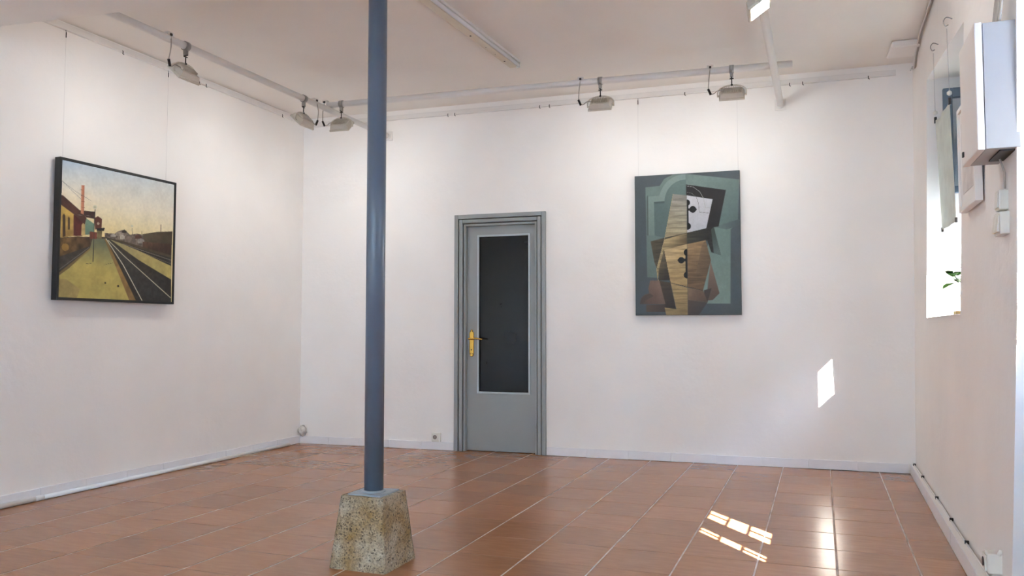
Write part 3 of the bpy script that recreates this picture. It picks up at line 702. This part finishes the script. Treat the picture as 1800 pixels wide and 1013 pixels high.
pipe('white lighting pipe crossing the room in front of the back wall', CA, CB)
def cross(x): t_ = (x-CA.x)/(CB.x-CA.x); return CA.lerp(CB, t_)

# ================================================================== floodlights
def flood(label, loc, rz, tilt=48, side=-1, cable=True, spread=180, power=LED_W, yaw=0):
    f = thing('floodlight', label, 'floodlight', loc, rz, 'floodlights clamped to the lighting pipes')
    b = MB(); b.tube([(-.016,0,0), (.016,0,0)], .0305, 20); b.box(-.012, .012, -.01, .01, -.06, -.026); b.build('pipe_clamp', M['chrome'], f)
    b = MB(); b.tube([(0,0,-.055), (0,0,-.122)], .004, 8); b.tube([(-.014,0,-.07), (.014,0,-.07)], .0045, 8); b.tube([(.0,-.016,-.062), (.0,.016,-.062)], .004, 8); b.tube([(0,0,-.112), (0,0,-.122)], .009, 8); b.build('bolt', M['dark'], f)
    C = Vector((0, .012, -.19)); t = R(tilt)
    mx = Matrix.Translation(C) @ Matrix.Rotation(R(yaw), 4, 'Z') @ Matrix.Rotation(R(-90)-t, 4, 'X')     # local +z of the lamp = beam axis
    b = MB(); b.tube([(-.1, .006, -.19), (-.1,.004,-.165)] + [(-.1*math.cos(a), 0, -.165+.048*math.sin(a)) for a in [math.pi*i/10 for i in range(1, 10)]] + [(.1,.004,-.165), (.1,.006,-.19)], .0055, 8)
    for s_ in (-1, 1): b.tube([(s_*.084, .008, -.19), (s_*.104, .006, -.19)], .008, 8)
    b.build('yoke', M['cream'], f)
    b = MB(); b.box(-.09, .09, -.066, .066, -.008, .008, mx); b.taper(.074, .05, -.04, .086, .062, -.008, mx); hs = b.build('housing', M['cream'], f, .003)
    b = MB()
    for i in range(11):
        x = -.062+.0124*i; b.box(x-.0016, x+.0016, -.042, .03, -.056, -.039, mx)
    b.build('cooling_fins', M['cream'], hs)
    b = MB(); b.box(-.076, .076, -.053, .053, .0075, .0095, mx); b.build('led_panel', M['led'], hs)
    if cable:
        s_ = side
        b = MB(); b.tube(spline([(s_*.15, -.02, .012), (s_*.158, -.03, -.06), (s_*.165, -.02, -.14)], 4), .0035, 6); b.tube(spline([(s_*.15, -.015, -.178), (s_*.125, -.01, -.172), (s_*.10, -.012, -.155), (s_*.05, -.022, -.165)], 4), .0035, 6); cb = b.build('power_cable', M['cable'], f)
        b = MB(); b.tube([(s_*.166, -.02, -.138), (s_*.148, -.015, -.18)], .0085, 8); b.build('cable_connector', M['dark'], cb)
        b = MB(); b.box(s_*.15-.022, s_*.15+.022, -.02, .016, .018, .04); b.build('cable_box', M['white'], f)
        b = MB(); b.box(s_*.15-.008, s_*.15+.008, -.026, -.018, .016, .03); b.build('cable_gland', M['dark'], f)
    l = bpy.data.lights.new('led_light', 'AREA'); l.shape = 'RECTANGLE'; l.size = .15; l.size_y = .105; l.energy = power; l.color = (.97, 1.0, .97); l.spread = R(spread)
    lo = bpy.data.objects.new('led_light', l); col.objects.link(lo); lo.parent = f
    lo.matrix_local = mx @ Matrix.Translation((0,0,.0125)) @ Matrix.Rotation(math.pi, 4, 'X')
    return f
def zl(y): return ZP-.01+.01*(y+1.5)/8.2
flood('cream floodlight nearest the ceiling beam, clamped to the pipe along the left wall', (XLP, 4.075, zl(4.075)), R(90), 48)
flood('cream floodlight at the far end of the left pipe, close to the room corner', (XLP, 5.36, zl(5.36)), R(90), 48, side=1)
flood('cream floodlight at the left end of the cross pipe, just left of the blue column', cross(-3.73), BANG+R(1.3), 48)
flood('cream floodlight in the middle of the cross pipe, left of the abstract canvas', cross(-1.535), BANG+R(1.3), 48)
flood('cream floodlight at the right end of the cross pipe, above the abstract canvas', cross(-.572), BANG+R(1.3), 48)
flood('glowing white floodlight clamped to the right pipe and facing the window wall', (XRP, 4.22, ZP-.016), R(-90), 55, side=1, power=LED_W*.9, yaw=4)

# ================================================================== fluorescent fitting on the ceiling
fx = thing('fluorescent_fitting', 'unlit fluorescent batten with a bare tube on the ceiling', 'ceiling light', (-2.17, 5.79, CEIL), 0)
fx.rotation_euler = (0, 0, R(180-2.6))
b = MB(); b.box(-.006, .058, -.0, 1.52, -.052, 0); b.build('batten_body', M['fixture'], fx, .004)
b = MB(); b.box(.058, .084, 0, 1.52, -.016, 0); b.build('side_flange', M['fixture'], fx, .003)
b = MB(); b.box(-.028, -.006, 0, 1.52, -.02, 0); b.build('reflector_strip', M['white'], fx, .003)
b = MB(); b.tube([(-.026, .03, -.046), (-.026, 1.49, -.046)], .0135, 16); b.build('fluorescent_tube', M['tube'], fx)
for y in (.012, 1.508):
    b = MB(); b.box(-.036, -.006, y-.012, y+.012, -.066, -.018); b.build('tube_holder', M['ivory'], fx, .003)
for y in (.17, .75): 
    b = MB(); b.tube([(.03, y, -.0515), (.03, y, -.055)], .007, 8); b.build('fixing_screw', M['dark'], fx)
for y in (.34, .5):
    b = MB(); b.tube([(.03, y, -.0515), (.03, y, -.0535)], .0035, 6); b.build('fixing_screw', M['dark'], fx)

# ================================================================== sockets, switches, cabinet, small frame
def rthing(name, label, cat, y, z, group=None): return thing(name, label, cat, RW(y, z), R(-90), group)     # on the right wall, local x towards the viewer
so = thing('power_socket', 'small white wall socket beside the grey door', 'socket', BW(1.447, .075), BANG)
b = MB(); b.box(-.042, .042, -.026, .008, 0, .082); b.build('socket_box', M['ivory'], so, .004)
b = MB(); b.box(-.034, .026, -.031, -.026, .012, .074); fp = b.build('face_plate', M['ivory'], so, .003)
b = MB(); b.tube([(-.006, -.0305, .044), (-.006, -.0325, .044)], .019, 20); b.build('socket_well', M['dark'], fp)
b = MB(); b.tube([(-.006, -.0320, .044), (-.006, -.0335, .044)], .0165, 20); b.build('socket_core', mat('socket_grey', (150, 142, 136), .5, noise=.1), fp)
b = MB(); [b.tube([(-.006+d, -.0334, .044), (-.006+d, -.0345, .044)], .0032, 8) for d in (-.008, .008)]; b.build('pin_hole', M['dark'], fp)
so2 = rthing('power_socket', 'cream plug-like wall socket low on the right wall near the floor', 'socket', 3.745, .135)
b = MB(); b.box(-.036, .036, -.052, .03, 0, .08); b.build('socket_box', M['ivory'], so2, .006)
b = MB(); b.box(-.03, .03, -.06, -.052, .008, .072); b.build('face_plate', M['ivory'], so2, .003)
b = MB(); b.tube([(0, -.06, .04), (0, -.0625, .04)], .018, 16); b.build('socket_well', M['dark'], so2)
b = MB(); b.tube([(.03, -.01, .075), (.034, .0, .095)], .009, 8); b.build('cable_stub', M['ivory'], so2)
s1 = rthing('light_switch', 'single white light switch below the grey cabinet, above the double one', 'switch', 3.55, 1.556)
b = MB(); b.box(-.038, .038, -.03, .012, 0, .078); b.build('switch_box', M['ivory'], s1, .004)
b = MB(); b.hexa([(-.026,-.036,.01),(.026,-.036,.01),(.026,-.03,.01),(-.026,-.03,.01),(-.026,-.032,.068),(.026,-.032,.068),(.026,-.03,.068),(-.026,-.03,.068)]); b.build('rocker', M['ivory'], s1, .001)
s2 = rthing('light_switch', 'double white light switch lowest on the wall beside the doorway', 'switch', 3.545, 1.462)
b = MB(); b.box(-.06, .05, -.032, .012, 0, .086); b.build('switch_box', M['ivory'], s2, .004)
for x in (-.052, -.003):
    b = MB(); b.hexa([(x,-.042,.01),(x+.045,-.042,.01),(x+.045,-.032,.01),(x,-.032,.01),(x,-.034,.076),(x+.045,-.034,.076),(x+.045,-.032,.076),(x,-.032,.076)]); b.build('rocker', M['ivory'], s2, .001)

cb = rthing('electrical_cabinet', 'grey metal electrical cabinet mounted high on the right wall', 'cabinet', 3.52, 1.762)
hx0, hx1, hz = -.17, .165, .470
b = MB(); b.box(hx0, hx1, -.098, .012, 0, hz); b.build('cabinet_body', M['cabinet'], cb, .002)
b = MB(); b.box(hx0-.004, hx1+.004, -.126, -.101, -.003, hz+.003); cv = b.build('cover', M['cabfront'], cb, .003)
b = MB(); b.box(hx0+.03, hx0+.05, -.132, -.126, .03, .05); b.build('latch', M['dark'], cv)
for z in (.06, hz-.06):
    b = MB(); b.tube([(hx1-.02, -.1, z-.02), (hx1-.02, -.1, z+.02)], .005, 8); b.build('hinge', M['chrome'], cb)
b = MB(); b.box(hx0+.1, hx1-.03, -.05, .0, -.006, 0); b.build('cable_entry', M['dark'], cb)
cc = thing('cable_bundle', 'loose grey cables running up the wall from the cabinet', 'cables', RW(3.43, 2.235), R(-90))
for i in range(5):
    x = -.05+.028*i; b = MB()
    b.tube(spline([(x, -.05, 0), (x+random.uniform(-.015, .015), -.04, .08), (x*.7+random.uniform(-.03, .03), -.022, .24), (x*.5+(.06 if i > 2 else -.02), -.015, .5), (x*.5, -.014, .93)], 5), .006, 6); b.build('cable', M['cable'], cc)
c2 = thing('conduit', 'thin grey cable dropping from the cabinet to the switches', 'cable', RW(3.54, 1.64), R(-90))
b = MB(); b.tube([(0, -.006, 0), (.004, -.006, .06), (.002, -.02, .115)], .004, 6); b.build('cable', M['cable'], c2)

pf = rthing('small_framed_picture', 'small pale framed print hanging beneath the grey cabinet', 'picture', 4.19, 1.662)
fw, fh = .43, .50
b = MB()
for (x0, x1, z0, z1) in ((-fw/2, -fw/2+.022, 0, fh), (fw/2-.022, fw/2, 0, fh), (-fw/2+.022, fw/2-.022, 0, .022), (-fw/2+.022, fw/2-.022, fh-.022, fh)): b.box(x0, x1, -.04, -.008, z0, z1)
b.build('picture_frame', M['white'], pf, .002)
b = MB(); b.box(-fw/2+.022, fw/2-.022, -.03, -.014, .022, fh-.022); b.build('mount_board', M['white'], pf)
b = MB(); b.box(-fw/2+.07, fw/2-.07, -.032, -.03, .08, fh-.08); b.build('print', M['paper'], pf)

# ================================================================== banner in the window
bn = thing('hanging_sheet', 'pale translucent sheet hanging from two hooks in front of the window', 'hanging', (.668, 5.12, 1.67), 0)
ys = [(-.385, 0.0, .29, .69)]
NB, MBn = 14, 18; vs = []
for j in range(MBn+1):
    t = j/MBn
    for i in range(NB+1):
        s_ = i/NB; y0 = -.40+(-.285+.40)*t; y1 = .12+(.28-.12)*t
        yy = y0+(y1-y0)*s_; zz_ = (-.004+.01*s_)*(1-t)+(.655+.035*s_)*t
        vs.append(((.006*math.sin(s_*5+t*3)+.004*math.sin(s_*13))*math.sin(math.pi*s_), yy, zz_ - .02*math.sin(math.pi*s_)*t))
b = MB(); b.add(vs, [(j*(NB+1)+i, j*(NB+1)+i+1, (j+1)*(NB+1)+i+1, (j+1)*(NB+1)+i) for j in range(MBn) for i in range(NB)], True)
o = b.build('sheet', M['banner'], bn); sm_ = o.modifiers.new('thickness', 'SOLIDIFY'); sm_.thickness = .0015
for (y, zt, yh, zh) in ((-.285, .655, -.10, 1.11), (.28, .69, .50, 1.158)):
    xh = Xr(5.12+yh, 1.67+zh)-.668
    ytop = y*0.35+yh*.65
    b = MB(); b.tube([(0, y, zt+.055), (xh-.03, y+.02, zh-.05)], .0018, 5); b.build('cord', M['nylon'], bn)
    b = MB(); b.tube(spline([(xh-.002, y+.02, zh), (xh-.03, y+.02, zh+.012), (xh-.045, y+.02, zh-.01), (xh-.036, y+.02, zh-.035), (xh-.022, y+.02, zh-.03)], 4), .003, 6); b.build('wall_hook', M['chrome'], bn)
    b = MB(); b.lathe([(.004, -.014), (.013, -.006), (.013, .006), (.004, .014)], 10, (0, y, zt+.045)); b.build('cord_bead', M['ivory'], bn)
    b = MB(); b.box(-.007, .007, y-.008, y+.008, zt-.018, zt+.02); b.build('clip', M['dark'], bn, .002)
for (y, z) in ((-.395, 0), (.115, .008)):
    b = MB(); b.box(-.006, .006, y-.008, y+.008, z-.012, z+.014); b.build('clip', M['dark'], bn, .002)

# ================================================================== plants on the deep sill
def leafmesh(b, base, d, L, wd, up=Vector((0,0,1)), droop=.3):
    d = Vector(d).normalized(); a = d.cross(up).normalized(); n = a.cross(d)
    prof = [(0, .08), (.2, .6), (.45, 1), (.7, .8), (.9, .35), (1, .02)]
    vs = []; base = Vector(base)
    for t, q_ in prof:
        c = base+d*L*t-Vector((0,0,1))*droop*L*t*t
        vs += [c-a*wd*q_+n*wd*.25*q_, c, c+a*wd*q_+n*wd*.25*q_]
    b.add(vs, [(i*3+k, i*3+k+1, i*3+k+4, i*3+k+3) for i in range(5) for k in range(2)], True)
def plant(label, loc, rp, hp_, stems, L, seed, rot=0):
    rnd = random.Random(seed); t = thing('potted_plant', label, 'plant', loc, rot, 'potted plants on the window sill')
    b = MB(); b.lathe([(rp*.7, 0), (rp*.95, hp_*.8), (rp*1.06, hp_*.8), (rp*1.06, hp_), (rp*.9, hp_), (rp*.88, hp_*.9)], 20); b.build('pot', M['pot'], t)
    b = MB(); b.lathe([(.002, hp_*.9+.004), (rp*.86, hp_*.9)], 16); b.build('soil', M['soil'], t)
    for (dx, dy, h) in stems:
        b = MB(); top = Vector((dx, dy, hp_*.9+h)); b.tube([(dx*.2, dy*.2, hp_*.9), (dx*.6, dy*.6, hp_*.9+h*.6), top], .004, 6); st = b.build('stem', M['stem'], t)
        for k in range(9):
            a = rnd.uniform(0, 6.28); zf = rnd.uniform(.45, 1); c = Vector((dx*(.3+.7*zf), dy*(.3+.7*zf), hp_*.9+h*zf))
            lb = MB(); leafmesh(lb, c, (math.cos(a), math.sin(a), rnd.uniform(.0, .6)), L*rnd.uniform(.7, 1.1), L*.3); lb.build('leaf', M['leaf'], st)
plant('potted plant with broad green leaves showing at the window edge', (.86, 5.50, 1.19), .07, .13, ((-.12, .0, .14), (-.06, -.05, .18), (.03, .05, .16)), .125, 5)
plant('leafy potted plant added further back on the window sill to break up the sun', (.96, 5.76, 1.19), .065, .12, ((.0, -.03, .12), (.03, .05, .1)), .09, 9)  # added plant, placed to block the low sun and dapple it
b = MB(); b.box(-.03, .03, -.05, .05, 0, .03); tag(b.build('sill_box', mat('straw_card', (196, 170, 110), .7, noise=.15, nscale=30), None, .003, loc=(.80, 5.62, 1.186)), 'small straw-coloured box on the window sill', 'box')

# ================================================================== loose bits
pt = thing('plastic_tube', 'long white plastic tube lying on the floor along the left wall', 'tube', (XL+.034, 1.2, .0), 0)
b = MB(); b.tube([(0, 0, .0165), (0, 2.63, .0165)], .016, 16); b.build('tube_length', M['pvc'], pt)
b = MB(); b.tube([(0, 2.63, .0165), (0, 5.25, .0165)], .0155, 16); b.build('tube_length', M['pvc'], pt)
b = MB(); b.tube([(0, 2.60, .0172), (0, 2.66, .0172)], .0172, 16); b.build('tube_joint', M['pvc'], pt)
jb = thing('junction_box', 'white plaster-covered box at the ceiling corner above the window wall', 'box', (.60, 6.47, CEIL), R(3))
b = MB(); b.taper(.10, .13, -.055, .085, .115, 0); b.build('box_body', M['wall'], jb, .012)
cp = []
for i, y in enumerate([6.85, 6.75, 6.62, 6.5, 6.3, 6.1, 5.6, 5.1, 4.6, 4.0, 3.4, 2.6, 1.5]):
    z = [3.12, 3.10, 3.06, 3.10, 3.165, 3.172, 3.176, 3.17, 3.176, 3.17, 3.175, 3.17, 3.17][i]
    cp.append((Xr(y, z)-.012-.004*(i % 2), y, z))
ct = thing('ceiling_cable', 'painted-over cable running along the top edge of the right wall', 'cable', (0, 0, 0))
b = MB(); b.tube(spline(cp, 4), .007, 6); b.build('cable', M['cable'], ct)
b = MB(); b.tube(spline([(x-.012, y, z-.012+.004*math.sin(y*9)) for x, y, z in cp], 4), .005, 6); b.build('cable', M['white'], ct)
cp = [(Xr(y, .08)-.02-.003*math.sin(y*7), y, .079+.003*math.sin(y*11)) for y in [6.88, 6.5, 6.1, 5.7, 5.3, 4.9, 4.5, 4.1, 3.8]]
st_ = thing('skirting_cable', 'thin white cable lying along the skirting of the right wall', 'cable', (0, 0, 0))
b = MB(); b.tube(spline(cp, 5), .004, 6); b.build('cable', M['white'], st_)
for y in (6.84, 6.3, 5.55, 4.95, 4.45):
    b = MB(); x = Xr(y, .08)-.02; b.box(x-.006, x+.012, y-.006, y+.006, .074, .09); b.build('cable_clip', M['dark'], st_)
# crumbling plaster lump in the far left corner
rnd = random.Random(4); vs = []; fs = []; n1, n2 = 10, 14
for i in range(n1+1):
    for j in range(n2):
        a, c_ = math.pi*i/n1, 2*math.pi*j/n2; r_ = 1+.35*(rnd.random()-.5)
        vs.append((.042*r_*math.sin(a)*math.cos(c_), .03*r_*math.sin(a)*math.sin(c_), .052+.05*r_*math.cos(a)))
fs = [(i*n2+j, i*n2+(j+1) % n2, (i+1)*n2+(j+1) % n2, (i+1)*n2+j) for i in range(n1) for j in range(n2)]
b = MB(); b.add(vs, fs, True)
tag(b.build('plaster_lump', M['crumb'], None, loc=BW(.045, .072, .022)), 'crumbling plaster lump above the skirting in the far left corner', 'plaster')
